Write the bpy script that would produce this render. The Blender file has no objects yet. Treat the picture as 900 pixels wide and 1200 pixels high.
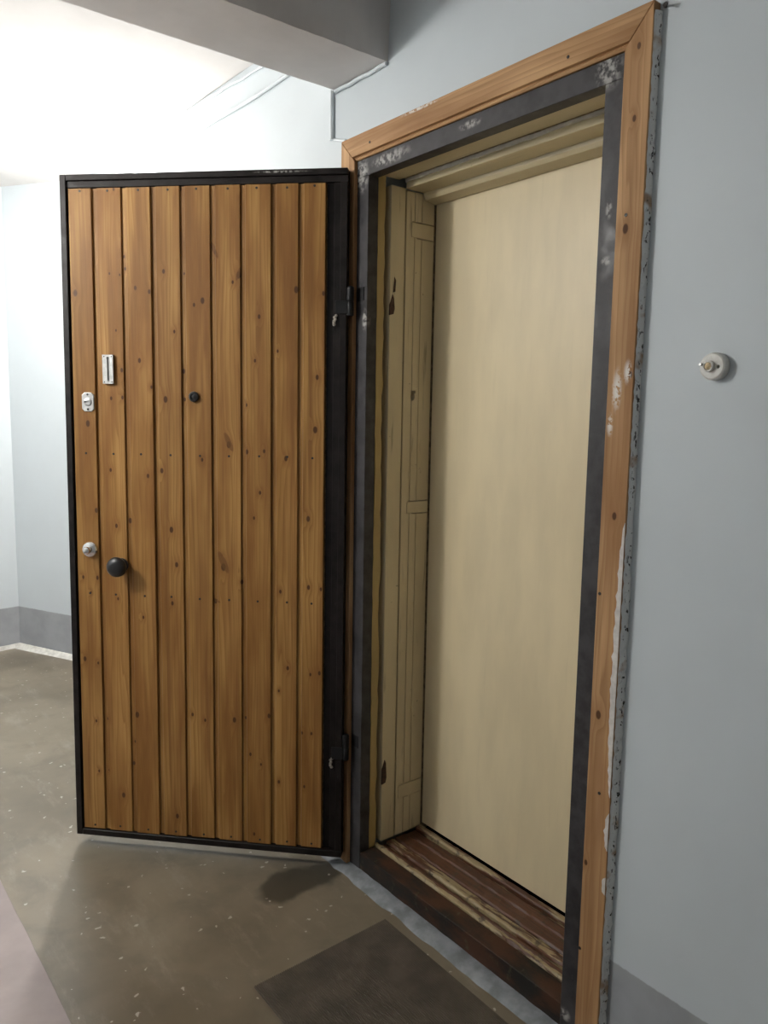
import bpy, bmesh, math, random
from mathutils import Vector, Matrix

random.seed(7)
scene = bpy.context.scene
COL = scene.collection

# ---------------------------------------------------------------- camera
YAW, PITCH, ROLL = 0.6697, 0.1248, 0.0165
CAM = Vector((-1.3637, -1.9036, 1.4136))
fw = Vector((math.sin(YAW) * math.cos(PITCH), math.cos(YAW) * math.cos(PITCH), -math.sin(PITCH)))
rt = Vector((math.cos(YAW), -math.sin(YAW), 0))
up = rt.cross(fw)
r2 = math.cos(ROLL) * rt + math.sin(ROLL) * up
u2 = -math.sin(ROLL) * rt + math.cos(ROLL) * up
cam_data = bpy.data.cameras.new('camera')
cam_data.sensor_fit = 'HORIZONTAL'
cam_data.sensor_width = 36.0
cam_data.lens = 909.4 / 900.0 * 36.0
cam_data.clip_start = 0.02
cam = bpy.data.objects.new('camera', cam_data)
cam.matrix_world = Matrix(((r2.x, u2.x, -fw.x, CAM.x), (r2.y, u2.y, -fw.y, CAM.y), (r2.z, u2.z, -fw.z, CAM.z), (0, 0, 0, 1)))
COL.objects.link(cam)
scene.camera = cam

# ---------------------------------------------------------------- world, exposure
world = bpy.data.worlds.new('world')
scene.world = world
world.use_nodes = True
world.node_tree.nodes['Background'].inputs[0].default_value = (0.5, 0.55, 0.6, 1)
world.node_tree.nodes['Background'].inputs[1].default_value = 0.0
vs = scene.view_settings
vs.view_transform = 'Standard'
vs.look = 'None'
vs.gamma = 1.0
vs.exposure = 0.1
vs.use_curve_mapping = False
LAMP_FAR = 760.0      # opal globe behind the open leaf
LAMP_NEAR = 155.0     # second corridor lamp, on the wall facing the doorway, outside the picture
LAMP_COLOUR = (1.0, 0.955, 0.895)


# ---------------------------------------------------------------- material helpers
class NT:
    def __init__(self, name, rough=0.6, metal=0.0, spec=0.5):
        self.mat = bpy.data.materials.new(name)
        self.mat.use_nodes = True
        self.t = self.mat.node_tree
        self.b = self.t.nodes['Principled BSDF']
        self.b.inputs['Roughness'].default_value = rough
        self.b.inputs['Metallic'].default_value = metal
        self.b.inputs['Specular IOR Level'].default_value = spec
        self._obj = None

    def link(self, a, b):
        self.t.links.new(a, b)

    def n(self, kind, **kw):
        nd = self.t.nodes.new(kind)
        for k, v in kw.items():
            setattr(nd, k, v)
        return nd

    def put(self, sock, v):
        if isinstance(v, bpy.types.NodeSocket):
            self.link(v, sock)
        else:
            sock.default_value = v

    def obj(self):
        if self._obj is None:
            self._obj = self.n('ShaderNodeTexCoord').outputs['Object']
        return self._obj

    def vm(self, op, a, b=None):
        nd = self.n('ShaderNodeVectorMath', operation=op)
        self.put(nd.inputs[0], a)
        if b is not None:
            self.put(nd.inputs[1], b)
        return nd.outputs['Value'] if op in ('LENGTH', 'DISTANCE', 'DOT_PRODUCT') else nd.outputs[0]

    def m(self, op, a, b=None, clamp=False):
        nd = self.n('ShaderNodeMath', operation=op, use_clamp=clamp)
        self.put(nd.inputs[0], a)
        if b is not None:
            self.put(nd.inputs[1], b)
        return nd.outputs[0]

    def noise(self, vec, scale, detail=3.0, rough=0.55, dist=0.0):
        nd = self.n('ShaderNodeTexNoise')
        self.put(nd.inputs['Vector'], vec)
        nd.inputs['Scale'].default_value = scale
        nd.inputs['Detail'].default_value = detail
        nd.inputs['Roughness'].default_value = rough
        nd.inputs['Distortion'].default_value = dist
        return nd.outputs['Fac']

    def voronoi(self, vec, scale, rand=1.0, feature='F1'):
        nd = self.n('ShaderNodeTexVoronoi', feature=feature)
        self.put(nd.inputs['Vector'], vec)
        nd.inputs['Scale'].default_value = scale
        nd.inputs['Randomness'].default_value = rand
        return nd

    def mr(self, v, a, b, c=0.0, d=1.0, smooth=True):
        nd = self.n('ShaderNodeMapRange', interpolation_type='SMOOTHSTEP' if smooth else 'LINEAR')
        self.put(nd.inputs['Value'], v)
        nd.inputs['From Min'].default_value = a
        nd.inputs['From Max'].default_value = b
        nd.inputs['To Min'].default_value = c
        nd.inputs['To Max'].default_value = d
        return nd.outputs['Result']

    def mix(self, f, a, b, mode='MIX'):
        nd = self.n('ShaderNodeMix', data_type='RGBA', blend_type=mode)
        self.put(nd.inputs['Factor'], f)
        self.put(nd.inputs['A'], a if isinstance(a, bpy.types.NodeSocket) else (*a, 1.0) if len(a) == 3 else a)
        self.put(nd.inputs['B'], b if isinstance(b, bpy.types.NodeSocket) else (*b, 1.0) if len(b) == 3 else b)
        return nd.outputs['Result']

    def colour(self, c):
        if isinstance(c, bpy.types.NodeSocket):
            self.link(c, self.b.inputs['Base Color'])
        else:
            self.b.inputs['Base Color'].default_value = (*c, 1.0)

    def bump(self, h, strength=0.2, dist=0.002):
        nd = self.n('ShaderNodeBump')
        nd.inputs['Strength'].default_value = strength
        nd.inputs['Distance'].default_value = dist
        self.put(nd.inputs['Height'], h)
        self.link(nd.outputs['Normal'], self.b.inputs['Normal'])

    def xyz(self, vec):
        nd = self.n('ShaderNodeSeparateXYZ')
        self.put(nd.inputs[0], vec)
        return nd.outputs

    def blobs(self, vec, lst, soft=0.5):
        """union of soft ellipsoids (centre, radii) as a 0..1 mask"""
        acc = None
        for c, r in lst:
            d = self.vm('SUBTRACT', vec, c)
            d = self.vm('DIVIDE', d, r)
            v = self.mr(self.vm('LENGTH', d), 1.0, soft)
            acc = v if acc is None else self.m('MAXIMUM', acc, v)
        return acc


def flat(name, colour, rough=0.6, metal=0.0, var=0.12, scale=30.0, bump=0.0, spec=0.5):
    """a plain colour with mild mottling"""
    t = NT(name, rough, metal, spec)
    n = t.noise(t.obj(), scale, 4)
    dark = tuple(c * (1 - var) for c in colour)
    lite = tuple(min(1.0, c * (1 + var)) for c in colour)
    t.colour(t.mix(t.mr(n, 0.3, 0.7), dark, lite))
    if bump:
        t.bump(n, bump)
    return t.mat


def pine(name, knots, c_dark, c_mid, c_light, across=0, along=2, seed=0.0, tint=1.0, spots=None, rough=0.5, freq=95.0, knot_c=(0.062, 0.024, 0.008), stain=0.5, spikes=()):
    """pine: long grain that bends round knots; knots = (across, along, radius)"""
    t = NT(name, rough, spec=0.25)
    o = t.obj()
    x = t.xyz(o)
    cmb = t.n('ShaderNodeCombineXYZ')
    t.link(x[across], cmb.inputs[0])
    t.link(x[along], cmb.inputs[1])
    cmb.inputs[2].default_value = seed
    v = cmb.outputs[0]
    core = halo = None
    for (a, b, r) in knots:
        d = t.vm('SUBTRACT', v, (a, b, seed))
        d = t.vm('MULTIPLY', d, (1.0, 0.62, 0.0))
        L = t.vm('LENGTH', d)
        k = t.mr(L, r * 1.25, r * 0.75)
        h = t.mr(L, r * 5.5, r * 0.3)
        core = k if core is None else t.m('MAXIMUM', core, k)
        halo = h if halo is None else t.m('ADD', halo, h)
    # grain coordinate
    st = t.vm('MULTIPLY', v, (1.0, 0.045, 1.0))
    warp = t.noise(st, 22.0, 2.0)
    u = t.m('ADD', t.m('MULTIPLY', t.xyz(v)[0], 1.0), t.m('MULTIPLY', warp, 0.075))
    if halo is not None:
        u = t.m('ADD', u, t.m('MULTIPLY', halo, 0.010))
    ring = t.m('FRACT', t.m('MULTIPLY', u, freq))
    ring = t.mr(ring, 0.0, 1.0, 0.0, 1.0, False)
    ring = t.m('MULTIPLY', ring, ring)
    edge = t.mr(ring, 0.86, 1.0, 1.0, 0.0)
    ring = t.m('MULTIPLY', ring, edge)
    fib = t.noise(t.vm('MULTIPLY', v, (1.0, 0.02, 1.0)), 700.0, 2.0)
    big = t.noise(t.vm('MULTIPLY', v, (1.0, 0.12, 1.0)), 16.0, 3.0)
    col = t.mix(t.mr(big, 0.3, 0.72), c_dark, c_light)
    col = t.mix(t.m('MULTIPLY', ring, 0.75), col, c_dark)
    col = t.mix(t.m('MULTIPLY', t.mr(fib, 0.35, 0.75), 0.3), col, c_mid)
    broad = t.noise(t.vm('MULTIPLY', v, (1.0, 0.3, 1.0)), 5.0, 2.0)
    col = t.mix(t.m('MULTIPLY', t.mr(broad, 0.45, 0.75), stain), col, t.mix(0.5, c_dark, knot_c))
    strk = t.noise(t.vm('MULTIPLY', v, (1.0, 0.035, 1.0)), 42.0, 2.0)
    col = t.mix(t.mr(strk, 0.50, 0.70, 0.0, 0.55), col, t.mix(0.25, c_dark, knot_c))
    if halo is not None:
        col = t.mix(t.m('MULTIPLY', t.m('MINIMUM', halo, 1.0), 0.45), col, c_dark)
        col = t.mix(t.m('MULTIPLY', core, 0.92), col, knot_c)
    for (a, b, ln, wd, ang) in spikes:
        d = t.vm('SUBTRACT', v, (a, b, seed))
        pu = t.m('DIVIDE', t.vm('DOT_PRODUCT', d, (math.cos(ang), math.sin(ang), 0)), ln)
        pw = t.m('DIVIDE', t.vm('DOT_PRODUCT', d, (-math.sin(ang), math.cos(ang), 0)), wd)
        q = t.m('ADD', t.m('MULTIPLY', pu, pu), t.m('MULTIPLY', pw, pw))
        col = t.mix(t.mr(q, 1.0, 0.55, 0.0, 0.7), col, t.mix(0.5, c_dark, knot_c))
    if tint != 1.0:
        col = t.mix(1.0, col, (tint, tint, tint), 'MULTIPLY')
    if spots:
        jag = t.noise(o, 90.0, 4.0)
        msk = t.m('MULTIPLY', t.blobs(o, spots, 0.2), t.mr(jag, 0.44, 0.5))
        col = t.mix(msk, col, (0.72, 0.69, 0.64))
    t.colour(col)
    t.bump(t.m('ADD', t.m('MULTIPLY', ring, 0.5), fib), 0.12, 0.0008)
    return t.mat


def wall_paint(name, wall=(0.58, 0.63, 0.66), dado=(0.345, 0.36, 0.38), dado_z=0.245):
    t = NT(name, 0.55, spec=0.35)
    pos = t.n('ShaderNodeNewGeometry').outputs['Position']
    n1 = t.noise(pos, 2.2, 4.0)
    n2 = t.noise(pos, 55.0, 3.0)
    n3 = t.noise(pos, 9.0, 5.0)
    c = t.mix(t.mr(n1, 0.3, 0.7), tuple(v * 0.965 for v in wall), tuple(v * 1.02 for v in wall))
    c = t.mix(t.mr(n3, 0.66, 0.78, 0.0, 0.12), c, (0.50, 0.53, 0.55))
    z = t.m('ADD', t.xyz(pos)[2], t.m('MULTIPLY', t.m('SUBTRACT', n2, 0.5), 0.006))
    f = t.mr(z, dado_z + 0.002, dado_z - 0.002)
    g = t.mix(t.mr(n3, 0.3, 0.7), tuple(v * 0.9 for v in dado), tuple(v * 1.06 for v in dado))
    t.colour(t.mix(f, c, g))
    t.bump(t.m('ADD', t.m('MULTIPLY', n2, 0.35), n3), 0.22, 0.004)
    return t.mat


# ---------------------------------------------------------------- mesh helpers
class MB:
    def __init__(self):
        self.v = []
        self.f = []

    def add(self, verts, faces):
        o = len(self.v)
        self.v += [tuple(p) for p in verts]
        self.f += [tuple(i + o for i in f) for f in faces]
        return self

    def box(self, x0, x1, y0, y1, z0, z1):
        v = [(x, y, z) for z in (z0, z1) for y in (y0, y1) for x in (x0, x1)]
        return self.add(v, [(0, 2, 3, 1), (4, 5, 7, 6), (0, 1, 5, 4), (2, 6, 7, 3), (1, 3, 7, 5), (0, 4, 6, 2)])

    def loft(self, rings, cap=True, closed=True):
        n = len(rings[0])
        v = [p for r in rings for p in r]
        f = []
        for i in range(len(rings) - 1):
            for j in range(n if closed else n - 1):
                a, b = i * n + j, i * n + (j + 1) % n
                f.append((a, b, b + n, a + n))
        if cap:
            f.append(tuple(range(n))[::-1])
            f.append(tuple((len(rings) - 1) * n + j for j in range(n)))
        return self.add(v, f)

    def lathe(self, prof, origin=(0, 0, 0), axis='z', seg=20, cap=True):
        """prof: (radius, height) pairs"""
        rings = []
        for r, h in prof:
            ring = []
            for k in range(seg):
                a = 2 * math.pi * k / seg
                c, s = r * math.cos(a), r * math.sin(a)
                p = {'z': (c, s, h), 'x': (h, c, s), 'y': (s, h, c)}[axis]
                ring.append(tuple(origin[i] + p[i] for i in range(3)))
            rings.append(ring)
        return self.loft(rings, cap)

    def tube(self, pts, r, seg=8):
        pts = [Vector(p) for p in pts]
        rings = []
        for i, p in enumerate(pts):
            d = (pts[min(i + 1, len(pts) - 1)] - pts[max(i - 1, 0)]).normalized()
            a = Vector((0, 0, 1)) if abs(d.z) < 0.9 else Vector((1, 0, 0))
            s = d.cross(a).normalized()
            t = d.cross(s)
            rings.append([tuple(p + r * (math.cos(2 * math.pi * k / seg) * s + math.sin(2 * math.pi * k / seg) * t)) for k in range(seg)])
        return self.loft(rings)

    def build(self, name, mat, parent=None, bevel=0.0, smooth=False, fn=None, seg=1):
        me = bpy.data.meshes.new(name)
        vv = [fn(p) for p in self.v] if fn else self.v
        me.from_pydata(vv, [], self.f)
        bm = bmesh.new()
        bm.from_mesh(me)
        bmesh.ops.recalc_face_normals(bm, faces=bm.faces)
        if bevel:
            ed = [e for e in bm.edges if len(e.link_faces) == 2 and e.calc_face_angle(0) > 0.5]
            bmesh.ops.bevel(bm, geom=ed, offset=bevel, segments=seg, affect='EDGES', profile=0.6)
        bm.to_mesh(me)
        bm.free()
        if smooth:
            me.polygons.foreach_set('use_smooth', [True] * len(me.polygons))
            try:
                me.set_sharp_from_angle(angle=math.radians(35))
            except Exception:
                pass
        me.materials.append(mat)
        o = bpy.data.objects.new(name, me)
        COL.objects.link(o)
        if parent is not None:
            o.parent = parent
        return o


def cut(o, mb, fn=None):
    """carve the shape mb out of o for good"""
    c = mb.build('cutter', o.data.materials[0], o.parent, fn=fn)
    md = o.modifiers.new('cut', 'BOOLEAN')
    md.operation = 'DIFFERENCE'
    md.solver = 'EXACT'
    md.object = c
    bpy.context.view_layer.update()
    me = bpy.data.meshes.new_from_object(o.evaluated_get(bpy.context.evaluated_depsgraph_get()))
    o.modifiers.clear()
    o.data = me
    cm = c.data
    bpy.data.objects.remove(c)
    bpy.data.meshes.remove(cm)


def tag(o, label=None, cat=None, group=None, kind=None):
    if label:
        o['label'] = label
    if cat:
        o['category'] = cat
    if group:
        o['group'] = group
    if kind:
        o['kind'] = kind
    return o


def empty(name, loc=(0, 0, 0), rz=0.0):
    o = bpy.data.objects.new(name, None)
    o.location = loc
    o.rotation_euler = (0, 0, rz)
    o.empty_display_size = 0.05
    COL.objects.link(o)
    return o


def share(o, loc, parent, name=None):
    c = o.copy()
    c.location = loc
    if name:
        c.name = name
    COL.objects.link(c)
    c.parent = parent
    return c


# ---------------------------------------------------------------- materials
M = {}
M['wall'] = wall_paint('pale_blue_wall_paint')
M['ceiling'] = flat('white_ceiling_paint', (0.62, 0.60, 0.585), 0.9, var=0.03, scale=6.0, bump=0.15)
M['beam'] = flat('beam_paint', (0.62, 0.60, 0.585), 0.85, var=0.04, scale=8.0, bump=0.2)
M['cable'] = flat('painted_cable', (0.60, 0.65, 0.68), 0.5, var=0.04)
M['plastic'] = flat('black_plastic', (0.012, 0.012, 0.013), 0.32, var=0.05)
M['rubber'] = flat('dark_rubber', (0.012, 0.012, 0.012), 0.45, var=0.1)
M['chrome'] = flat('chrome', (0.75, 0.74, 0.72), 0.16, 1.0, var=0.04)
M['alu'] = flat('dull_aluminium', (0.50, 0.50, 0.49), 0.42, 0.75, var=0.12, scale=90.0)
M['nail'] = flat('nail_head', (0.012, 0.008, 0.006), 0.5)
M['porcelain'] = flat('old_porcelain', (0.66, 0.65, 0.61), 0.35, var=0.08, scale=60.0)
M['brass'] = flat('tarnished_brass', (0.20, 0.15, 0.085), 0.45, 0.6, var=0.3, scale=200.0)
M['fillet'] = flat('grey_cement_paint', (0.20, 0.215, 0.23), 0.65, var=0.30, scale=22.0, bump=0.4)
M['lamp_base'] = flat('lamp_base_white', (0.7, 0.7, 0.68), 0.4)


def steel_mat(name, base, scuffs=None, amount=0.16, rough=0.5, spec=0.3):
    t = NT(name, rough, 0.0, spec)
    o = t.obj()
    n = t.noise(o, 28.0, 5.0)
    c = t.mix(t.mr(n, 0.3, 0.7), tuple(v * 0.65 for v in base), tuple(v * 1.5 for v in base))
    fine = t.noise(t.vm('MULTIPLY', o, (1, 1, 0.35)), 120.0, 4.0)
    c = t.mix(t.mr(fine, 0.66, 0.76, 0.0, amount), c, (0.26, 0.25, 0.24))
    if scuffs:
        j = t.noise(o, 75.0, 5.0)
        k = t.m('MULTIPLY', t.blobs(o, scuffs, 0.3), t.mr(j, 0.40, 0.60))
        c = t.mix(k, c, (0.36, 0.35, 0.33))
    t.colour(c)
    t.link(t.mr(n, 0.3, 0.7, rough - 0.1, rough + 0.15), t.b.inputs['Roughness'])
    t.bump(fine, 0.12, 0.001)
    return t.mat


M['leaf_steel'] = steel_mat('dark_brown_leaf_steel', (0.011, 0.0085, 0.008), [((0.19, 0.0, 2.090), (0.10, 0.03, 0.004))], 0.05, 0.42, 0.22)
M['hinge_steel'] = steel_mat('hinge_steel', (0.008, 0.008, 0.009), None, 0.10, 0.45)
M['weld'] = flat('bare_weld_metal', (0.30, 0.27, 0.23), 0.5, 0.5, var=0.5, scale=300.0)
M['frame_steel'] = steel_mat('grey_black_frame_steel', (0.036, 0.034, 0.036), [
    ((-0.01, -0.20, 2.098), (0.03, 0.10, 0.022)), ((-0.01, -0.50, 2.10), (0.03, 0.05, 0.012)),
    ((-0.01, -0.89, 2.10), (0.03, 0.04, 0.05)), ((-0.01, -0.905, 1.83), (0.03, 0.010, 0.025)),
    ((-0.01, -0.905, 1.73), (0.03, 0.016, 0.012)), ((-0.01, -0.07, 2.08), (0.03, 0.04, 0.06)),
    ((-0.01, -0.09, 1.68), (0.03, 0.014, 0.04)), ((-0.01, -0.895, 0.05), (0.03, 0.02, 0.02))], 0.10, 0.48)


def cream_mat(name, base=(0.56, 0.475, 0.30), dirt=0.35, edge=0.0, vert=True):
    t = NT(name, 0.42)
    o = t.obj()
    n = t.noise(t.vm('MULTIPLY', o, (1, 1, 0.25) if vert else (1, 0.25, 1)), 9.0, 5.0)
    s = t.noise(t.vm('MULTIPLY', o, (1, 1, 0.08) if vert else (1, 0.06, 1)), 60.0, 5.0)
    c = t.mix(t.mr(n, 0.3, 0.7), tuple(v * 0.92 for v in base), tuple(v * 1.05 for v in base))
    c = t.mix(t.mr(s, 0.60, 0.74, 0.0, dirt), c, (0.17, 0.13, 0.075))
    sp = t.noise(o, 45.0, 6.0, 0.65)
    c = t.mix(t.mr(sp, 0.67, 0.72, 0.0, dirt), c, (0.09, 0.065, 0.04))
    t.colour(c)
    t.bump(t.m('ADD', s, n), 0.18, 0.0015)
    return t.mat


M['cream_door'] = cream_mat('cream_door_paint', (0.68, 0.575, 0.375), 0.05)
M['cream_jamb'] = cream_mat('worn_cream_jamb_paint', (0.64, 0.545, 0.36), 0.6)
M['cream_head'] = cream_mat('worn_cream_head_paint', (0.50, 0.425, 0.265), 0.4, vert=False)
M['yellow'] = cream_mat('yellowed_plaster_edge', (0.42, 0.31, 0.12), 0.7)
M['raw_wood'] = flat('dirty_raw_wood', (0.20, 0.155, 0.095), 0.9, var=0.4, scale=60.0)
M['patch'] = cream_mat('cream_filler_block', (0.63, 0.535, 0.35), 0.3)
M['rust_hinge'] = flat('rust_brown_hinge', (0.045, 0.016, 0.010), 0.5, 0.2, var=0.5, scale=120.0)


def threshold_mat(name, worn):
    t = NT(name, 0.5)
    o = t.obj()
    n = t.noise(t.vm('MULTIPLY', o, (1, 0.10, 1)), 48.0, 5.0, 0.6)
    g = t.noise(t.vm('MULTIPLY', o, (1, 0.04, 1)), 130.0, 3.0)
    k = t.noise(o, 26.0, 5.0, 0.65)
    c = t.mix(t.mr(g, 0.3, 0.7), (0.055, 0.020, 0.010), (0.105, 0.040, 0.018))
    c = t.mix(t.mr(n, 0.66 - worn, 0.72 - worn), c, (0.30, 0.235, 0.13))
    c = t.mix(t.mr(k, 0.56, 0.66, 0.0, 0.85), c, (0.045, 0.03, 0.018))
    t.colour(c)
    t.bump(t.m('ADD', n, g), 0.35, 0.002)
    return t.mat


M['thr_low'] = threshold_mat('brown_threshold_paint', 0.03)
M['thr_mid'] = threshold_mat('worn_threshold_paint', 0.17)
M['thr_cream'] = threshold_mat('bare_threshold_wood', 0.30)
t = NT('rusty_sill_steel', 0.6, spec=0.25)
o_ = t.obj()
r1 = t.noise(t.vm('MULTIPLY', o_, (1, 0.35, 1)), 16.0, 5.0, 0.65)
r2 = t.noise(t.vm('ADD', o_, (3, 1, 0)), 34.0, 5.0, 0.6)
c_ = t.mix(t.mr(r1, 0.42, 0.62), (0.013, 0.012, 0.010), (0.060, 0.026, 0.014))
c_ = t.mix(t.mr(r2, 0.60, 0.70, 0.0, 0.7), c_, (0.075, 0.066, 0.045))
t.colour(c_)
t.bump(r2, 0.3, 0.002)
M['sill_steel'] = t.mat


def floor_mat():
    t = NT('brown_painted_concrete', 0.3, spec=0.7)
    o = t.obj()
    big = t.noise(o, 1.7, 4.0, 0.6, 0.4)
    mid = t.noise(o, 5.0, 6.0, 0.62, 0.3)
    c = t.mix(t.mr(big, 0.30, 0.70), (0.132, 0.108, 0.073), (0.218, 0.183, 0.133))
    c = t.mix(t.mr(mid, 0.42, 0.80, 0.0, 0.7), c, (0.090, 0.077, 0.055))
    stre = t.noise(t.vm('MULTIPLY', t.vm('ADD', o, (0, 0, 4.0)), (2.6, 0.9, 1)), 4.5, 6.0, 0.72)
    c = t.mix(t.mr(stre, 0.50, 0.78, 0.0, 0.6), c, (0.30, 0.27, 0.22))
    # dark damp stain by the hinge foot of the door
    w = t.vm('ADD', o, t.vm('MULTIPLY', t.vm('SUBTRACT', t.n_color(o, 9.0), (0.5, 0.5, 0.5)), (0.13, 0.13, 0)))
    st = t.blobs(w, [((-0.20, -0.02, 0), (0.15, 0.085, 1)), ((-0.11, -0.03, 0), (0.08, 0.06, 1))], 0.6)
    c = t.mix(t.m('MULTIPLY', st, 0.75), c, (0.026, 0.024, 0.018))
    # drops of white paint
    for sc, th, sd, kp in ((11.0, 0.055, 0.0, 0.72), (23.0, 0.10, 3.3, 0.84), (6.0, 0.034, 7.7, 0.6)):
        off = t.vm('ADD', t.vm('MULTIPLY', o, (1.0, 1.0, 0.0)), (sd, sd * 0.7, 0.0))
        off = t.vm('ADD', off, t.vm('MULTIPLY', t.vm('SUBTRACT', t.n_color(o, 45.0), (0.5, 0.5, 0.5)), (0.03, 0.03, 0)))
        vo = t.n('ShaderNodeTexVoronoi', feature='F1', voronoi_dimensions='2D')
        t.put(vo.inputs['Vector'], off)
        vo.inputs['Scale'].default_value = sc
        rgb = t.xyz(vo.outputs['Color'])
        keep = t.mr(rgb[0], kp, kp + 0.01)
        dsk = t.m('MULTIPLY', t.mr(t.m('DIVIDE', vo.outputs['Distance'], t.m('ADD', rgb[1], 0.35)), th, th * 0.45), keep)
        c = t.mix(t.m('MULTIPLY', dsk, 0.75), c, (0.52, 0.50, 0.45))
    t.colour(c)
    t.link(t.mr(big, 0.3, 0.7, 0.28, 0.40), t.b.inputs['Roughness'])
    t.bump(t.noise(o, 60.0, 3.0), 0.06, 0.001)
    return t.mat


def n_color(self, vec, scale):
    nd = self.n('ShaderNodeTexNoise')
    self.put(nd.inputs['Vector'], vec)
    nd.inputs['Scale'].default_value = scale
    nd.inputs['Detail'].default_value = 3.0
    return nd.outputs['Color']


NT.n_color = n_color
M['floor'] = floor_mat()
M['lino'] = flat('pinkish_linoleum', (0.29, 0.24, 0.235), 0.42, var=0.10, scale=7.0, bump=0.05)
M['mat'] = flat('brown_ribbed_rubber', (0.080, 0.062, 0.046), 0.75, var=0.22, scale=14.0)

# ---------------------------------------------------------------- the setting
CEIL = 2.58
OY0, OY1, OZ1 = -0.935, -0.047, 2.120      # opening cut in the door wall
WT = 0.30                                   # wall thickness
XL, YB, YF = -2.1, -3.1, 2.985              # opposite wall, wall behind the camera, far wall

floor = tag(MB().box(XL - 0.1, WT, YB - 0.1, YF + 0.4, -0.12, 0.0).build('floor', M['floor']), 'brown painted concrete corridor floor with paint specks', kind='structure')

m = MB()
m.box(0, WT, YB, OY0, 0, 2.75)
m.box(0, WT, OY1, 2.425, 0, 2.75)
m.box(0, WT, OY0, OY1, OZ1, 2.75)
wall_right = tag(m.build('wall_right', M['wall']), 'pale blue painted wall around the doorway', kind='structure')

# slanted wall piece and far wall behind the open leaf
m = MB()
m.loft([[(0.0, 2.425, z), (-0.26, 2.985, z), (0.3, 2.985, z), (0.3, 2.425, z)] for z in (0, 2.75)])
tag(m.build('wall_slanted', M['wall']), 'slanted pale blue wall piece beyond the open door', kind='structure')
m = MB()
m.loft([[(-0.26, 2.985, z), (XL, 2.70, z), (XL, 3.10, z), (-0.26, 3.10, z)] for z in (0, 2.75)])
tag(m.build('wall_back', M['wall']), 'pale blue wall at the corridor end', kind='structure')
tag(MB().box(XL - 0.12, XL, YB, YF + 0.1, 0, 2.75).build('wall_left', M['wall']), 'pale blue wall facing the doorway', kind='structure')
tag(MB().box(XL, 0.0, YB - 0.12, YB, 0, 2.75).build('wall_front', M['wall']), 'pale blue wall behind the viewer', kind='structure')

# ceiling, sagging upward a little toward the corridor end
m = MB()
rows = [(YB, CEIL), (0.4, CEIL), (1.9, CEIL + 0.004), (YF + 0.1, CEIL + 0.065)]
m.loft([[(XL, y, z), (0.0, y, z), (0.0, y, z + 0.1), (XL, y, z + 0.1)] for y, z in rows])
tag(m.build('ceiling', M['ceiling']), 'white plastered ceiling', kind='structure')

# ceiling beam with slightly wavy lower arrises
m = MB()
rings = []
rnd = random.Random(3)
N = 90
for i in range(N + 1):
    x = XL + (0.0 - XL) * i / N
    j = lambda s: rnd.uniform(-s, s)
    rings.append([(x, -0.166 + j(.0015), 2.350), (x, 0.084 + j(.002), 2.352), (x, 0.09, 2.62), (x, -0.18, 2.62)])
m.loft(rings)
tag(m.build('ceiling_beam', M['beam'], bevel=0.0), 'grey white concrete ceiling beam above the doorway', 'beam', kind='structure')

# grey cement fillet along the foot of the door wall
m = MB()
rings = []
ys = [-1.75 + 0.035 * i for i in range(int((0.10 + 1.75) / 0.035) + 1)]
for y in ys:
    w = 0.058 + rnd.uniform(-.005, .005)
    e = 0.016 + rnd.uniform(-.004, .004)
    rings.append([(-0.0005, y, 0.0), (-w, y, 0.0005), (-w + 0.008, y, 0.006), (-e, y, 0.012 + rnd.uniform(-.002, .002)), (-0.0005, y, 0.012)])
m.loft(rings)
tag(m.build('cement_fillet', M['fillet'], smooth=True), 'grey painted cement strip along the foot of the door wall', 'cement strip', kind='structure')
# white bottom line at the far walls
m = MB()
m.loft([[(0.0, 2.40, 0.0), (-0.035, 2.40, 0.0), (-0.010, 2.40, 0.022), (0, 2.40, 0.022)], [(-0.262, 2.982, 0.0), (-0.30, 2.955, 0.0), (-0.27, 2.968, 0.022), (-0.262, 2.982, 0.022)],
        [(XL + .01, 2.70, 0.0), (XL + .01, 2.66, 0.0), (XL + .01, 2.685, 0.022), (XL + .01, 2.70, 0.022)]])
tag(m.build('baseboard_back', flat('white_base_line', (0.62, 0.61, 0.58), 0.7, var=0.15)), 'off white plaster line at the foot of the far walls', kind='structure')

# ---------------------------------------------------------------- steel frame in the opening
fr = empty('steel_door_frame', (0, 0, 0))
tag(fr, 'dark grey angle steel door frame with scuffed paint inside the pine casing', 'door frame', kind='structure')
FX0, FX1 = -0.010, 0.026
IL, IR, IT = -0.100, -0.882, 2.073          # inner edges of the steel
# angle profile: face flange + return into the reveal
def angle_v(y_out, y_in, z0, z1):
    t = 0.008 if y_in > y_out else -0.008
    P = [(FX0, y_out), (FX0, y_in), (FX1, y_in), (FX1, y_in - t), (FX0 + 0.008, y_in - t), (FX0 + 0.008, y_out)]
    return MB().loft([[(x, y, z) for x, y in P] for z in (z0, z1)])
angle_v(-0.0475, IL, 0.0, IT + 0.0).build('left_post', M['frame_steel'], fr, bevel=0.001)
angle_v(-0.9345, IR, 0.0, IT + 0.0).build('right_post', M['frame_steel'], fr, bevel=0.001)
P = [(FX0 - 0.001, 2.1195), (FX0 - 0.001, IT), (FX1, IT), (FX1, IT + 0.008), (FX0 + 0.007, IT + 0.008), (FX0 + 0.007, 2.1195)]
MB().loft([[(x, y, z) for x, z in P] for y in (-0.9345, -0.0475)]).build('head_bar', M['frame_steel'], fr, bevel=0.001)
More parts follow.
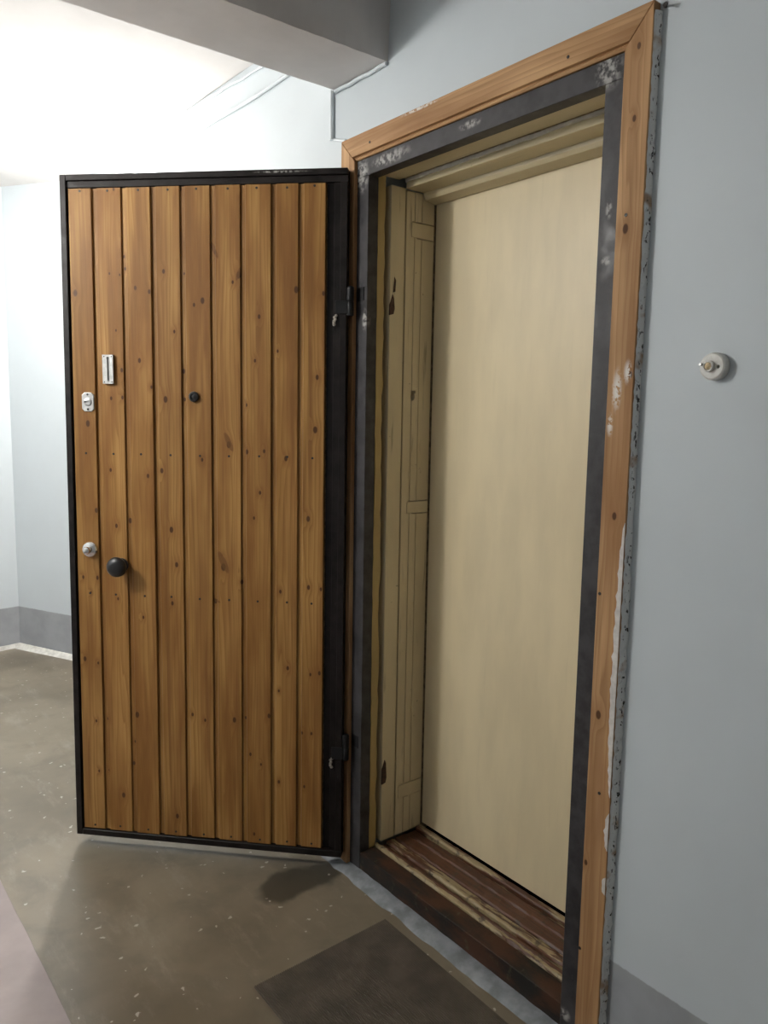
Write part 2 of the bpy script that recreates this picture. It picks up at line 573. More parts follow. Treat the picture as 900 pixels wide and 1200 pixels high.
# sill: upright strip with a return at the top
P = [(-0.008, 0.0), (-0.008, 0.066), (0.0455, 0.070), (0.0455, 0.060), (0.0, 0.056), (0.0, 0.0)]
MB().loft([[(x, y, z) for x, z in P] for y in (IR, IL)]).build('sill_bar', M['sill_steel'], fr, bevel=0.001)
# weld seams at the head corners
for y in (-0.091, -0.908):
    m = MB()
    for k in range(9):
        a = k / 8
        m.lathe([(0.0005, -0.0012), (0.0035, -0.001), (0.003, 0.0), (0.0005, 0.0006)][::-1], (FX0 - 0.0005, y + rnd.uniform(-.002, .002) + (a - .5) * 0.03, IT + 0.002 + a * 0.032), 'x', 7)
    m.build('weld_seam', M['frame_steel'], fr)

# ---------------------------------------------------------------- old cream wooden frame deeper in the reveal
wf = empty('wooden_door_frame', (0.15, 0, 0))
tag(wf, 'old cream painted wooden door frame deep inside the steel frame', 'door frame', kind='structure')
WFN = lambda p: (p[0] - 0.15, p[1], p[2])
def wf_build(mb, name, mat, bevel=0.0015, parent=None):
    return mb.build(name, mat, parent or wf, bevel=bevel, fn=lambda p: (p[0] - 0.15, p[1], p[2]))
DX = 0.240                                   # face of the inner door
JB = 0.076
# ragged yellow plaster edge and dark gap next to the steel
def ragged(x0, x1, y_face, amp, z0, z1, back, n=60, sgn=-1):
    mb = MB()
    rings = []
    for i in range(n + 1):
        z = z0 + (z1 - z0) * i / n
        a, b = x0 + rnd.uniform(-amp, amp) * 0.4, x1 + rnd.uniform(-amp, amp)
        yf = y_face + rnd.uniform(-.0015, .0015)
        rings.append([(a, back, z), (a, yf, z), (b, yf, z), (b, back, z)])
    return mb.loft(rings)
wf_build(ragged(0.0275, 0.052, -0.0985, 0.004, 0.062, 2.115, -0.0475), 'plaster_edge', M['yellow'], 0)
wf_build(MB().box(0.0475, 0.0705, -0.066, -0.0475, 0.062, 2.11), 'packing_strip', M['raw_wood'], 0)
# hinge side jamb: outer board, then rebated boards to the inner door
wf_build(MB().box(0.071, 0.1235, -0.1030, -0.048, JB, 2.062), 'jamb_board', M['cream_jamb'])
jb = [wf_build(MB().box(0.1285, 0.160, -0.1020, -0.048, JB, 2.058), 'jamb_board', M['cream_jamb'])]
jb += [wf_build(MB().box(0.1612, 0.1870, -0.1025, -0.048, JB, 2.058), 'jamb_board', M['cream_jamb'])]
jb += [wf_build(MB().box(0.1888, 0.2370, -0.1015, -0.048, JB, 2.058), 'jamb_board', M['cream_jamb'])]
wf_build(MB().box(0.2385, 0.290, -0.0995, -0.048, 0.06, 2.10), 'jamb_backing', M['raw_wood'], 0)
# latch side jamb
wf_build(MB().box(0.071, 0.2385, -0.934, -0.880, JB, 2.058), 'jamb_board', M['cream_jamb'])
wf_build(MB().box(0.2385, 0.290, -0.934, -0.886, 0.06, 2.10), 'jamb_backing', M['raw_wood'], 0)
wf_build(MB().box(0.0275, 0.070, -0.934, -0.889, 0.062, 2.10), 'plaster_edge', M['yellow'])
# head boards
wf_build(MB().box(0.0275, 0.100, -0.888, -0.100, 2.081, 2.118), 'head_board', M['cream_head'])
wf_build(ragged(0.100, 0.112, -0.10, 0.002, 0, 1, 0, 2) if False else MB().box(0.101, 0.118, -0.879, -0.109, 2.085, 2.118), 'packing_strip', M['raw_wood'], 0)
m = MB()
rings = []
for i in range(41):
    y = -0.879 + (0.879 - 0.109) * i / 40
    z = 2.078 + rnd.uniform(-.0015, .0015)
    w = rnd.uniform(.0015, .0045)
    rings.append([(0.1175 - w, y, z + .008), (0.1175 - w, y, z), (0.1185, y, z - .002), (0.1185, y, z + .008)])
wf_build(m.loft(rings), 'plaster_edge', flat('white_plaster_crack', (0.55, 0.52, 0.45), 0.8), 0)
wf_build(MB().box(0.119, 0.186, -0.879, -0.109, 2.058, 2.118), 'head_board', M['cream_head'])
P = [(0.187, 2.060), (0.190, 2.050), (0.196, 2.040), (0.236, 2.033), (0.2385, 2.036), (0.2385, 2.10), (0.187, 2.10)]
wf_build(MB().loft([[(x, y, z) for x, z in P] for y in (-0.879, -0.1045)]), 'head_moulding', M['cream_head'], 0.001)
wf_build(MB().box(0.2395, 0.290, -0.886, -0.0995, 2.052, 2.118), 'head_backing', M['raw_wood'], 0)
# threshold boards
def thr(x0, x1, z1, mat, name='threshold_board', amp=0.0012, y0=-0.8795, y1=-0.109):
    mb = MB()
    rings = []
    for i in range(41):
        y = y0 + (y1 - y0) * i / 40
        a = lambda: rnd.uniform(-amp, amp)
        rings.append([(x0, y, 0.03), (x0 + abs(a()), y, z1 - 0.004 + a()), (x0 + 0.005 + abs(a()), y, z1 + a()), (x1 - 0.005 - abs(a()), y, z1 + a()), (x1 - abs(a()), y, z1 - 0.004 + a()), (x1, y, 0.03)])
    return wf_build(mb.loft(rings), name, mat, 0)
thr(0.046, 0.0665, 0.0745, M['thr_cream'], amp=0.0025, y0=-0.8885, y1=-0.0995)
thr(0.0675, 0.088, 0.066, M['thr_low'], y0=-0.8795, y1=-0.1085)
thr(0.089, 0.122, 0.0725, M['thr_mid'], amp=0.002)
thr(0.123, 0.172, 0.0735, M['thr_low'])
thr(0.173, 0.212, 0.0715, M['thr_low'])
thr(0.213, 0.238, 0.082, M['thr_mid'], amp=0.001, y0=-0.8795, y1=-0.1045)
# filler blocks let into the jamb, and a cross crack
for z0, z1, x0 in ((0.1985, 0.240, 0.137), (1.115, 1.150, 0.150), (1.93, 1.972, 0.148)):
    m = MB().box(x0, 0.234, -0.1043, -0.1010, z0, z1)
    b = wf_build(m, 'filler_block', M['patch'], 0.0008)
    for mb in (MB().box(x0 + 0.004, 0.2365, -0.115, -0.084, z1 + 0.0003, z1 + 0.0033), MB().box(x0 + 0.02, 0.2365, -0.115, -0.084, z0 - 0.0025, z0 - 0.0003)):
        for jo in jb:
            cut(jo, mb, WFN)
# keyhole shaped strike hole cut into the jamb
ring = []
for k in range(16):
    a = 2 * math.pi * k / 16
    ring.append((0.165 + 0.008 * math.cos(a), 1.470 + (0.014 if math.sin(a) < 0 else 0.010) * math.sin(a)))
for mb in (MB().loft([[(x, y, z) for x, z in ring] for y in (-0.115, -0.058)]), MB().box(0.158, 0.176, -0.115, -0.058, 1.478, 1.487)):
    for jo in jb[:2]:
        cut(jo, mb, WFN)
# rusty remains of old hinges on the outer jamb board
for z0, z1 in ((1.70, 1.76), (0.265, 0.345)):
    m = MB()
    m.loft([[(0.069, y, z0), (0.084, y, z0 + 0.004), (0.088, y, z0 + 0.02), (0.085, y, z1 - 0.012), (0.080, y, z1), (0.070, y, z1 - 0.03)] for y in (-0.1060, -0.100)])
    wf_build(m, 'old_hinge', M['rust_hinge'], 0.001)
m = MB().loft([[(0.082, y, 1.765), (0.090, y, 1.768), (0.092, y, 1.80), (0.086, y, 1.81)] for y in (-0.1050, -0.100)])
wf_build(m, 'old_hinge', M['rust_hinge'], 0.001)

# ---------------------------------------------------------------- inner cream door (closed)
d2 = empty('door_2', (0.262, -0.49, 0.0))
tag(d2, 'closed cream painted inner door with a smooth plain face', 'door', kind='structure')
MB().box(0.2415 - 0.262, 0.282 - 0.262, -0.8835 + 0.49, -0.1025 + 0.49, 0.0845, 2.0495).build('door_slab', M['cream_door'], d2, bevel=0.002)

# ---------------------------------------------------------------- pine casing
CT = 0.022
ca = empty('trim_1', (-CT / 2, -0.49, 0))
tag(ca, 'pine board casing mitred around the doorway with paint chips', 'casing', kind='structure')
CL0, CL1 = 0.016, -0.049       # hinge side board: outer, inner edge
CR0, CR1 = -0.992, -0.932
CZ0, CZ1 = 2.120, 2.186
PD, PM, PL = (0.28, 0.140, 0.058), (0.42, 0.235, 0.108), (0.60, 0.375, 0.19)
def ca_fn(p):
    return (p[0] + CT / 2, p[1] + 0.49, p[2])
G = 0.0008
rk = [(-0.964 + .49, 2.115, .004), (-0.962 + .49, 1.985, .004), (-0.955 + .49, 1.782, .006), (-0.985 + .49, 1.50, .004), (-0.965 + .49, 1.216, .005), (-0.952 + .49, 0.79, .006), (-0.94 + .49, 0.45, .004)]
M['casing_r'] = pine('pine_casing_upright', rk, PD, PM, PL, 1, 2, 1.3, freq=70.0, rough=0.68, stain=0.35,
                     spots=[((0.0, -0.955 + .49, 1.47), (0.05, 0.015, 0.055)), ((0.0, -0.943 + .49, 1.40), (0.05, 0.010, 0.03)), ((0.0, -0.978 + .49, 1.505), (0.05, 0.012, 0.03))])
M['casing_l'] = pine('pine_casing_hinge_side', [(0.47, 1.9, .004)], PD, PM, PL, 1, 2, 5.1, freq=70.0, rough=0.68, stain=0.3)
M['casing_t'] = pine('pine_casing_head', [(-0.12 + .49, 2.160, .003), (-0.5 + .49, 2.16, .005)], PD, PM, PL, 2, 1, 2.7, freq=70.0, rough=0.68, stain=0.3,
                     spots=[((0.0, -0.33 + .49, 2.182), (0.05, 0.10, 0.006))])
m = MB().loft([[(-CT, CR1, 0.0), (-CT, CR0, 0.0), (-0.0005, CR0, 0.0), (-0.0005, CR1, 0.0)], [(-CT, CR1, CZ0 - G), (-CT, CR0, CZ1 - G), (-0.0005, CR0, CZ1 - G), (-0.0005, CR1, CZ0 - G)]])
m.build('casing_board', M['casing_r'], ca, bevel=0.0012, fn=ca_fn)
m = MB().loft([[(-CT, CL1, 0.0), (-CT, CL0, 0.0), (-0.0005, CL0, 0.0), (-0.0005, CL1, 0.0)], [(-CT, CL1, CZ0 - G), (-CT, CL0, CZ1 - G), (-0.0005, CL0, CZ1 - G), (-0.0005, CL1, CZ0 - G)]])
m.build('casing_board', M['casing_l'], ca, bevel=0.0012, fn=ca_fn)
# head board with a stepped lower lip
def head_sec(zi, zo, yi, yo):
    f = lambda t: yi + (yo - yi) * t
    H = zo - zi
    pr = [(-0.0005, 0.0), (-0.014, 0.0), (-0.017, 0.08), (-0.014, 0.15), (-CT, 0.17), (-CT, 1.0), (-0.0005, 1.0)]
    return [(x, f(t), zi + t * H) for x, t in pr]
m = MB().loft([head_sec(CZ0 + G, CZ1, CR1, CR0), head_sec(CZ0 + G, CZ1, CL1, CL0)])
m.build('casing_board', M['casing_t'], ca, bevel=0.0006, fn=ca_fn)
# nail holes
nm = MB().lathe([(0.0006, -0.0012), (0.0034, -0.0010), (0.0036, 0.0)], (0, 0, 0), 'x', 9).build('casing_nail', M['nail'], ca)
nl = [(-0.955, 1.808), (-0.94, 1.05), (-0.936, 0.245), (-0.795, 2.150), (-0.12, 2.152), (-0.965, 0.62)]
for i, (y, z) in enumerate(nl):
    loc = (-CT / 2 - 0.0004, y + 0.49, z)
    if i == 0:
        nm.location = loc
    else:
        share(nm, loc, ca)
# crumbly plaster crust on the outer edge of the upright board
t = NT('crumbly_plaster', 0.85)
o_ = t.obj()
cn = t.noise(t.vm('MULTIPLY', o_, (1, 1, 0.5)), 60.0, 5.0, 0.65)
cb = t.noise(o_, 14.0, 3.0)
cc = t.mix(t.mr(cb, 0.34, 0.44), (0.42, 0.30, 0.21), (0.72, 0.73, 0.72))
ch = t.noise(t.vm('MULTIPLY', o_, (1, 1, 0.6)), 130.0, 4.0, 0.6)
edge_ = t.mr(t.xyz(o_)[0], -0.008, 0.004)
cc = t.mix(t.m('MULTIPLY', t.mr(ch, 0.575, 0.61), edge_), cc, (0.03, 0.025, 0.02))
t.colour(cc)
t.bump(cn, 0.6, 0.004)
M['crust'] = t.mat
m = MB()
rings = []
for i in range(181):
    z = 0.06 + (2.17 - 0.06) * i / 180
    d = 0.0035 + 0.0025 * math.sin(z * 3.0) + rnd.uniform(-.002, .002)
    d = max(d, 0.0015)
    h = 0.019 + rnd.uniform(-.003, .001)
    rings.append([(-0.0004, CR0 - 0.0002, z), (-h, CR0 - 0.0002, z), (-h * 0.8, CR0 - d * 0.7, z), (-0.004 + rnd.uniform(-.003, .002), CR0 - d - rnd.uniform(0, .004), z), (-0.0004, CR0 - d - 0.002, z)])
m.loft(rings)
m.build('plaster_crust', M['crust'], ca, fn=ca_fn)
# flaking white paint on the face along that edge
M['flake'] = flat('flaking_white_paint', (0.60, 0.575, 0.54), 0.7, var=0.12, scale=70.0, bump=0.3)
def flake(z0, z1, w, n):
    mb = MB()
    rings = []
    for i in range(n + 1):
        z = z0 + (z1 - z0) * i / n
        e = math.sin(math.pi * i / n) ** 0.4
        ww = max(0.0006, w * e * (1 + rnd.uniform(-.22, .22)))
        rings.append([(-CT + 0.0006, CR0 + 0.0002, z), (-CT - 0.0008, CR0 + 0.0002, z), (-CT - 0.0008, CR0 + ww, z), (-CT + 0.0006, CR0 + ww + .0002, z)])
    return mb.loft(rings)
flake(0.62, 1.205, 0.013, 50).build('paint_flake', M['flake'], ca, fn=ca_fn)
flake(0.50, 0.585, 0.010, 10).build('paint_flake', M['flake'], ca, fn=ca_fn)
flake(0.40, 0.44, 0.009, 8).build('paint_flake', M['flake'], ca, fn=ca_fn)
KNOTS = [
    (0.824, 1.759, 0.0062), (0.671, 1.864, 0.0031), (0.668, 1.829, 0.0031), (0.635, 1.773, 0.0042), (0.592, 1.762, 0.0042), (0.715, 1.815, 0.0025),
    (0.683, 1.811, 0.0025), (0.547, 1.82, 0.0042), (0.627, 1.562, 0.0046), (0.684, 1.533, 0.0042), (0.684, 1.452, 0.0037), (0.72, 1.449, 0.0037),
    (0.548, 1.448, 0.0062), (0.492, 1.532, 0.0046), (0.49, 1.449, 0.0037), (0.591, 1.484, 0.0033), (0.429, 1.736, 0.0058), (0.455, 1.724, 0.0037),
    (0.517, 1.647, 0.0033), (0.699, 1.65, 0.0025), (0.337, 1.788, 0.0033), (0.319, 1.808, 0.0062), (0.258, 1.69, 0.0042), (0.271, 1.564, 0.0033),
    (0.203, 1.592, 0.0031), (0.298, 1.435, 0.0033), (0.148, 1.766, 0.0062), (0.085, 1.518, 0.0046), (0.068, 1.755, 0.0042), (0.486, 1.814, 0.0025),
    (0.493, 2.052, 0.0037), (0.695, 2.054, 0.0031), (0.39, 1.873, 0.0042), (0.797, 1.372, 0.0062), (0.778, 1.106, 0.005), (0.714, 1.06, 0.0042),
    (0.671, 1.077, 0.0054), (0.537, 1.054, 0.0058), (0.522, 0.946, 0.005), (0.608, 1.217, 0.0042), (0.564, 1.234, 0.005), (0.728, 1.232, 0.0037),
    (0.781, 0.894, 0.0042), (0.828, 0.894, 0.0037), (0.804, 0.846, 0.0025), (0.297, 1.297, 0.0046), (0.244, 1.3, 0.0037), (0.257, 1.176, 0.0037),
    (0.276, 1.099, 0.0033), (0.11, 1.102, 0.0054), (0.09, 1.366, 0.0062), (0.108, 0.894, 0.0046), (0.07, 0.89, 0.0037), (0.195, 0.877, 0.0037),
    (0.316, 0.901, 0.0042), (0.178, 1.28, 0.005), (0.633, 0.775, 0.0033), (0.436, 1.27, 0.0037), (0.353, 1.317, 0.0062), (0.373, 0.945, 0.0073),
    (0.715, 0.83, 0.0031), (0.538, 0.824, 0.0042), (0.401, 0.836, 0.0046), (0.831, 0.63, 0.005), (0.787, 0.619, 0.0031), (0.799, 0.427, 0.0031),
    (0.762, 0.435, 0.0031), (0.661, 0.457, 0.0062), (0.678, 0.292, 0.0042), (0.763, 0.262, 0.0029), (0.795, 0.259, 0.0029), (0.672, 0.365, 0.0029),
    (0.534, 0.127, 0.005), (0.714, 0.183, 0.0054), (0.478, 0.47, 0.0037), (0.437, 0.454, 0.0033), (0.342, 0.462, 0.0054), (0.307, 0.47, 0.0033),
    (0.231, 0.483, 0.0046), (0.172, 0.639, 0.0042), (0.101, 0.623, 0.0033), (0.073, 0.629, 0.0042), (0.2, 0.565, 0.0029), (0.127, 0.435, 0.0033),
    (0.097, 0.435, 0.0033), (0.291, 0.354, 0.0037), (0.257, 0.323, 0.0029), (0.2, 0.27, 0.0037), (0.119, 0.261, 0.0033), (0.28, 0.09, 0.0037),
]

# ---------------------------------------------------------------- the open steel leaf lined with pine boards
TH = 0.7706
d1 = empty('door_1', (-0.0463, -0.0516, 0.0), TH + math.pi / 2)     # local x runs from hinge to free edge, local y faces the viewer
tag(d1, 'open steel door leaf lined with vertical pine boards', 'door', kind='structure')
LW, Z0, Z1 = 0.869, 0.038, 2.097
ZM = 0.5 * (Z0 + Z1)
def sk(p):
    return (p[0] * (1 + (ZM - p[2]) * 0.0088), p[1], p[2])
# sheet, flanges, rim bars
MB().box(0.0, LW, -0.052, -0.048, Z0, Z1).build('steel_sheet', M['leaf_steel'], d1, fn=sk)
MB().box(LW - 0.019, LW, -0.048, 0.0, Z0, Z1).build('edge_bar', M['leaf_steel'], d1, bevel=0.0012, fn=sk)
MB().box(0.0, LW - 0.0195, -0.048, 0.0, Z1 - 0.017, Z1).build('top_bar', M['leaf_steel'], d1, bevel=0.0012, fn=sk)
MB().box(0.0, LW - 0.0195, -0.048, -0.007, Z1 - 0.036, Z1 - 0.0175).build('top_inner_bar', M['leaf_steel'], d1, bevel=0.001, fn=sk)
MB().box(0.0, LW - 0.0195, -0.048, 0.0, Z0, Z0 + 0.020).build('bottom_bar', M['leaf_steel'], d1, bevel=0.0012, fn=sk)
MB().box(0.0, 0.020, -0.048, 0.0, Z0 + 0.0205, Z1 - 0.0365).build('hinge_stile', M['leaf_steel'], d1, bevel=0.0012, fn=sk)
MB().box(0.0205, 0.040, -0.048, -0.010, Z0 + 0.0205, Z1 - 0.0365).build('hinge_stile', M['leaf_steel'], d1, bevel=0.0012, fn=sk)
MB().box(0.0405, 0.0600, -0.048, -0.016, Z0 + 0.0205, Z1 - 0.0365).build('hinge_stile', M['leaf_steel'], d1, bevel=0.0012, fn=sk)
MB().box(0.0605, LW - 0.0195, -0.048, -0.022, Z0 + 0.0205, Z1 - 0.0365).build('backing_board', M['raw_wood'], d1, fn=sk)

SB = [0.0635, 0.143, 0.224, 0.316, 0.407, 0.499, 0.589, 0.680, 0.772, 0.8455]
WD, WM, WL = (0.205, 0.090, 0.022), (0.32, 0.160, 0.045), (0.43, 0.240, 0.076)
SPIKES = [(0.353, 1.325, 0.034, 0.009, -1.15), (0.373, 0.960, 0.040, 0.011, -1.15), (0.319, 1.812, 0.024, 0.006, 1.2), (0.393, 1.880, 0.030, 0.007, -1.1), (0.401, 0.840, 0.020, 0.005, -0.3)]
for q in range(len(SPIKES)):      # tilt is measured in the board's own plane: x toward the free edge
    s_ = SPIKES[q]
    SPIKES[q] = (s_[0], s_[1], s_[2], s_[3], math.pi - s_[4])
NZ = [2.0495, 1.283, 0.8435, 0.0745]
nail0 = None
for i in range(9):
    a, b = SB[i], SB[i + 1]
    kn = [(s, z, r) for (s, z, r) in KNOTS if a - 0.004 < s < b + 0.004]
    mat = pine('pine_board_%d' % i, kn, WD, WM, WL, 0, 2, 3.17 * i + 0.4, tint=(0.98, 1.0, 1.0, 1.0, 0.96, 0.95, 1.03, 1.05, 0.93)[i], freq=60.0 + 9 * (i % 4), stain=0.3,
               spikes=[q for q in SPIKES if a < q[0] < b])
    zt = Z1 - 0.0375 + rnd.uniform(-.0025, .0)
    zb = Z0 + 0.022 + rnd.uniform(.0, .003)
    g = 0.0 if i == 8 else 0.0145
    yf = -0.004 + rnd.uniform(-.0008, .0008)
    pr = [(a + 0.0004, -0.0215), (a + 0.0004, yf - 0.0015), (a + 0.0018, yf), (b - g - 0.002, yf), (b - g + 0.001, yf - 0.0055)]
    pr += [(b - 0.0004, yf - 0.0065)] if g else []
    pr += [(b - 0.0004, -0.0215)]
    pl_ = MB().loft([[(x, y, z) for x, y in pr] for z in (zb, 0.7, 1.4, zt)]).build('pine_board', mat, d1, fn=sk)
    for z in NZ:
        x = 0.5 * (a + b - g) * (1 + (ZM - z) * 0.0088) + rnd.uniform(-.004, .004)
        zz = z + rnd.uniform(-.002, .002)
        if nail0 is None:
            nail0 = MB().lathe([(0.0005, 0.0012), (0.0034, 0.0010), (0.0037, 0.0)], (0, 0, 0), 'y', 8).build('nail_head', M['nail'], pl_)
            nail0.location = (x, yf - 0.0002, zz)
        else:
            share(nail0, (x, yf - 0.0002, zz), pl_)
YF_ = -0.0030
# spy hole
pk = MB().lathe([(0.0155, 0.0), (0.0155, 0.004), (0.0140, 0.0065), (0.0095, 0.0072), (0.0085, 0.003)], (0.458, YF_, 1.457), 'y', 24).build('spy_hole', M['plastic'], d1, smooth=True)
MB().lathe([(0.0084, 0.0), (0.0084, 0.0034), (0.004, 0.0046), (0.0004, 0.005)], (0.458, YF_, 1.457), 'y', 16).build('lens', M['rubber'], pk, smooth=True)
# chain rail: two bright strips and a dark slot
cr = MB().box(0.707, 0.741, YF_, YF_ + 0.0075, 1.492, 1.578).build('chain_rail', M['alu'], d1, bevel=0.0006)
cut(cr, MB().box(0.7195, 0.7262, YF_ + 0.0006, YF_ + 0.02, 1.500, 1.566))
cut(cr, MB().lathe([(0.0048, 0.0006), (0.0048, 0.02)], (0.7228, YF_, 1.567), 'y', 12))
for x, z in ((0.735, 1.4975), (0.735, 1.5725), (0.7115, 1.4975), (0.7115, 1.5725)):
    MB().lathe([(0.002, 0.0), (0.0018, 0.0008)], (x, YF_ + 0.0074, z), 'y', 8).build('rail_screw', M['nail'], cr)
# chamfered lock escutcheon
pts = [(0.011, 0.0285), (0.019, 0.021), (0.019, -0.021), (0.011, -0.0285), (-0.011, -0.0285), (-0.019, -0.021), (-0.019, 0.021), (-0.011, 0.0285)]
es = MB().loft([[(0.793 + x * k, YF_ + y, 1.437 + z * k) for x, z in pts] for y, k in ((0.0, 1.0), (0.0025, 1.0), (0.0035, 0.93))]).build('lock_escutcheon', M['alu'], d1)
cy = MB().lathe([(0.0125, 0.0), (0.0125, 0.002), (0.011, 0.003)], (0.793, YF_ + 0.0032, 1.437), 'y', 20).build('cylinder_ring', M['alu'], es, smooth=True)
for ob in (cy, es):
    cut(ob, MB().box(0.7835, 0.8025, YF_ + 0.0004, YF_ + 0.02, 1.4340, 1.4402))
for z in (1.4595, 1.4150):
    MB().lathe([(0.0036, 0.0), (0.003, 0.0012)], (0.793, YF_ + 0.0032, z), 'y', 10).build('screw', M['nail'], es)
# chrome thumb turn
tt = MB().lathe([(0.0245, 0.0), (0.0245, 0.003), (0.022, 0.0065), (0.0145, 0.0085), (0.011, 0.010)], (0.802, YF_, 0.983), 'y', 32).build('lock_rosette', M['chrome'], d1, smooth=True)
m = MB()
m.lathe([(0.0085, 0.0), (0.0085, 0.006), (0.0115, 0.009), (0.0120, 0.013), (0.0105, 0.017), (0.005, 0.019), (0.0004, 0.0195)], (0.802, YF_ + 0.0095, 0.983), 'y', 24)
m.build('thumb_turn', M['chrome'], tt, smooth=True)
# black round pull knob
kb = MB().lathe([(0.022, 0.0), (0.022, 0.003), (0.014, 0.006), (0.011, 0.012), (0.0115, 0.016), (0.020, 0.021), (0.0285, 0.027), (0.0312, 0.034), (0.0295, 0.042), (0.023, 0.0485), (0.012, 0.0520), (0.0004, 0.0525)],
           (0.699, YF_, 0.938), 'y', 32).build('door_knob', M['plastic'], d1, smooth=True)
# hinges: barrels, plates and weld beads
for z in (1.733, 0.398):
    m = MB().lathe([(0.0095, -0.040), (0.0105, -0.038), (0.0105, -0.0015), (0.0095, 0.0)], (-0.010, -0.006, z), 'z', 14)
    m.lathe([(0.0095, 0.001), (0.0105, 0.003), (0.0105, 0.038), (0.0085, 0.041), (0.003, 0.043)], (-0.010, -0.006, z), 'z', 14)
    hb = m.build('hinge_barrel', M['hinge_steel'], d1, smooth=True)
    m = MB().box(-0.004, 0.032, 0.0002, 0.004, z - 0.036, z + 0.002)
    m.build('hinge_plate', M['hinge_steel'], d1, bevel=0.001)
    m = MB()
    for k in range(6):
        m.lathe([(0.0005, -0.001), (0.005, 0.0), (0.004, 0.002), (0.0005, 0.003)], (0.034 + rnd.uniform(-.003, .003), -0.007 + 0.001 * k, z - 0.040 - 0.005 * k), 'y', 7)
    m.build('weld_bead', M['weld'], d1)
    # fixed half welded to the steel post
    m = MB().box(-0.0125, -0.0103, -0.088, -0.056, z + 0.002, z + 0.040)
    m.build('hinge_plate', M['hinge_steel'], fr, bevel=0.0008)

# ---------------------------------------------------------------- cables painted over
def cable(name, pts, r, label):
    tag(MB().tube(pts, r).build(name, M['cable'], smooth=True), label, 'cable')
cable('cable_conduit', [(-0.0072, 0.088, 2.349), (-0.0072, 0.088, 2.30), (-0.0072, 0.087, 2.26), (-0.0072, 0.086, 2.212)], 0.007, 'short painted cable conduit dropping from the beam to the casing corner')
cable('painted_cable', [(-0.006, 0.072 - 0.02 * i, 2.343 + 0.0015 * math.sin(i * 1.3)) for i in range(13)], 0.0055, 'thin painted cable in the angle under the beam')
cable('painted_cable', [(-0.0065, 0.095 + 0.09 * i, 2.470 + 0.003 * math.sin(i * 0.9)) for i in range(25)], 0.006, 'long painted cable running level on the wall beyond the beam')
cable('painted_cable', [(-0.0060, 0.095 + 0.06 * i, 2.556 - 0.010 * math.sin(i * 0.33) + 0.003 * math.sin(i * 1.9)) for i in range(36)], 0.004, 'wavy painted wire just below the ceiling beyond the beam')
cable('painted_cable', [(-0.0048, 0.078 - 0.012 * i, 2.212 - 0.0035 * i) for i in range(6)], 0.004, 'short painted wire end touching the casing corner')

# ---------------------------------------------------------------- porcelain switch base on the wall
ps = empty('porcelain_switch_base', (0.0, -1.151, 1.510))
tag(ps, 'small round white porcelain switch base screwed to the pale blue wall', 'switch base')
pb = MB().lathe([(0.0250, -0.0002), (0.0252, -0.012), (0.0240, -0.0165), (0.0215, -0.0185), (0.0004, -0.0185)], (0, 0.0, 0), 'x', 32).build('base', M['porcelain'], ps, smooth=True)
MB().lathe([(0.0105, -0.0183), (0.0105, -0.024), (0.009, -0.0255), (0.0075, -0.0255), (0.007, -0.0225), (0.0004, -0.0225)], (0, 0.004, 0.0), 'x', 20).build('boss', M['porcelain'], ps, smooth=True)
MB().lathe([(0.0070, -0.0224), (0.0066, -0.0246), (0.0004, -0.0252)], (0, 0.004, 0.0), 'x', 12).build('screw', M['brass'], ps)
cut(pb, MB().lathe([(0.0034, -0.004), (0.0034, -0.030)], (0, -0.0125, -0.001), 'x', 10))
MB().tube([(-0.0165, 0.0165, 0.003), (-0.023, 0.0172, 0.0035), (-0.028, 0.0175, 0.0035)], 0.0025).build('wire_stub', M['alu'], ps)

# bent nail by the casing corner
m = MB()
m.tube([(-0.0002, -1.0035, 2.176), (-0.012, -1.006, 2.174), (-0.017, -1.012, 2.171)], 0.0022)
m.lathe([(0.0048, -0.0195), (0.0052, -0.0175), (0.003, -0.016)], (0, -1.0135, 2.170), 'x', 9)
tag(m.build('bent_nail', M['nail']), 'small dark bent nail in the wall beside the casing top', 'nail')

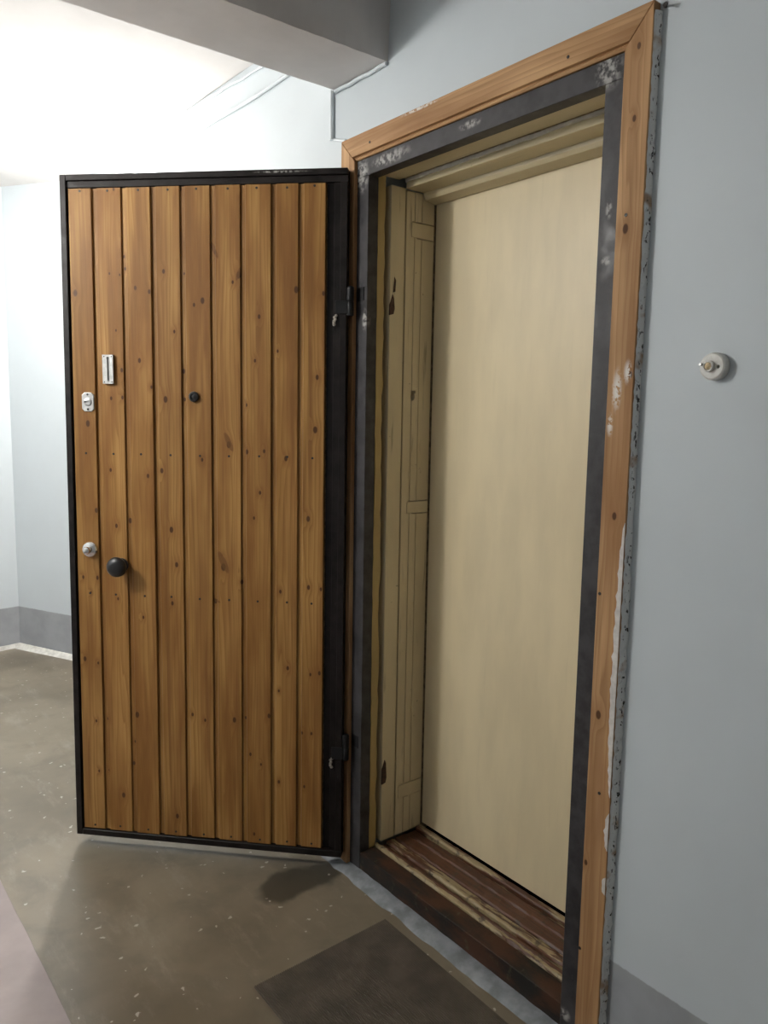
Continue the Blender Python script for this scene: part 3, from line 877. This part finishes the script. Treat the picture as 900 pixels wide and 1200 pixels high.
# ---------------------------------------------------------------- ribbed rubber door mat
m = MB()
mx0, mx1, my0, my1 = -0.508, -0.088, -0.955, -0.330
nr = 76
px = []
for i in range(nr):
    x = mx0 + (mx1 - mx0) * i / nr
    w = (mx1 - mx0) / nr
    px += [(x + 0.0 * w, 0.0022), (x + 0.15 * w, 0.0060), (x + 0.6 * w, 0.0060), (x + 0.75 * w, 0.0022)]
prof = [(mx0, 0.0002)] + px + [(mx1, 0.0035), (mx1, 0.0002)]
rot = 0.010
def mfn(p):
    return (p[0] + (p[1] - my1) * rot * 4 * 0.25, p[1] + (p[0] - mx1) * 0.018, p[2])
m.loft([[(x, y, z) for x, z in prof] for y in (my0, my0 + 0.2, my0 + 0.4, my1)])
tag(m.build('door_mat', M['mat'], fn=mfn), 'flat dark brown ribbed rubber mat on the floor before the doorway', 'mat')

# pinkish linoleum strip along the middle of the corridor
m = MB()
rings = []
for i in range(60):
    y = YB + 0.01 + (2.62 - YB) * i / 59
    e = -0.902 + rnd.uniform(-.0018, .0018)
    rings.append([(XL + 0.02, y, 0.0003), (XL + 0.02, y, 0.0032), (e - 0.001, y, 0.0032), (e, y, 0.0024), (e, y, 0.0003)])
m.loft(rings)
tag(m.build('linoleum_strip', M['lino']), 'pinkish grey linoleum covering with a straight edge on the brown floor', 'floor covering')


# ---------------------------------------------------------------- opal globe lamps
def opal(strength):
    t = NT('opal_globe_light', 0.3)
    t.b.inputs['Base Color'].default_value = (0.8, 0.8, 0.8, 1)
    t.b.inputs['Emission Color'].default_value = (*LAMP_COLOUR, 1)
    t.b.inputs['Emission Strength'].default_value = strength
    return t.mat


def arc(radius):
    return [(max(0.0005, radius * math.sin(a)), 0.045 + radius - radius * math.cos(a)) for a in [math.pi * (0.08 + 0.92 * k / 14) for k in range(15)]]


wl = tag(empty('wall_lamp', (-0.0005, 1.62, 2.29)), 'small opal globe lamp on the door wall behind the open leaf', 'lamp')
MB().lathe([(0.050, 0.0), (0.050, -0.012), (0.042, -0.020), (0.030, -0.030), (0.030, -0.050)], (0, 0, 0), 'x', 24).build('lamp_base', M['lamp_base'], wl, smooth=True)
MB().lathe([(r, -h) for r, h in arc(0.055)], (0, 0, 0), 'x', 24).build('lamp_globe', opal(LAMP_FAR), wl, smooth=True)

ol = tag(empty('wall_lamp_offscreen', (XL + 0.0005, 0.50, 2.20)), 'opal globe lamp high on the wall facing the doorway', 'lamp')
MB().lathe([(0.050, 0.0), (0.050, 0.012), (0.042, 0.020), (0.030, 0.030), (0.030, 0.050)], (0, 0, 0), 'x', 24).build('lamp_base', M['lamp_base'], ol, smooth=True)
MB().lathe(arc(0.100), (0, 0, 0), 'x', 24).build('lamp_globe_offscreen', opal(LAMP_NEAR), ol, smooth=True)
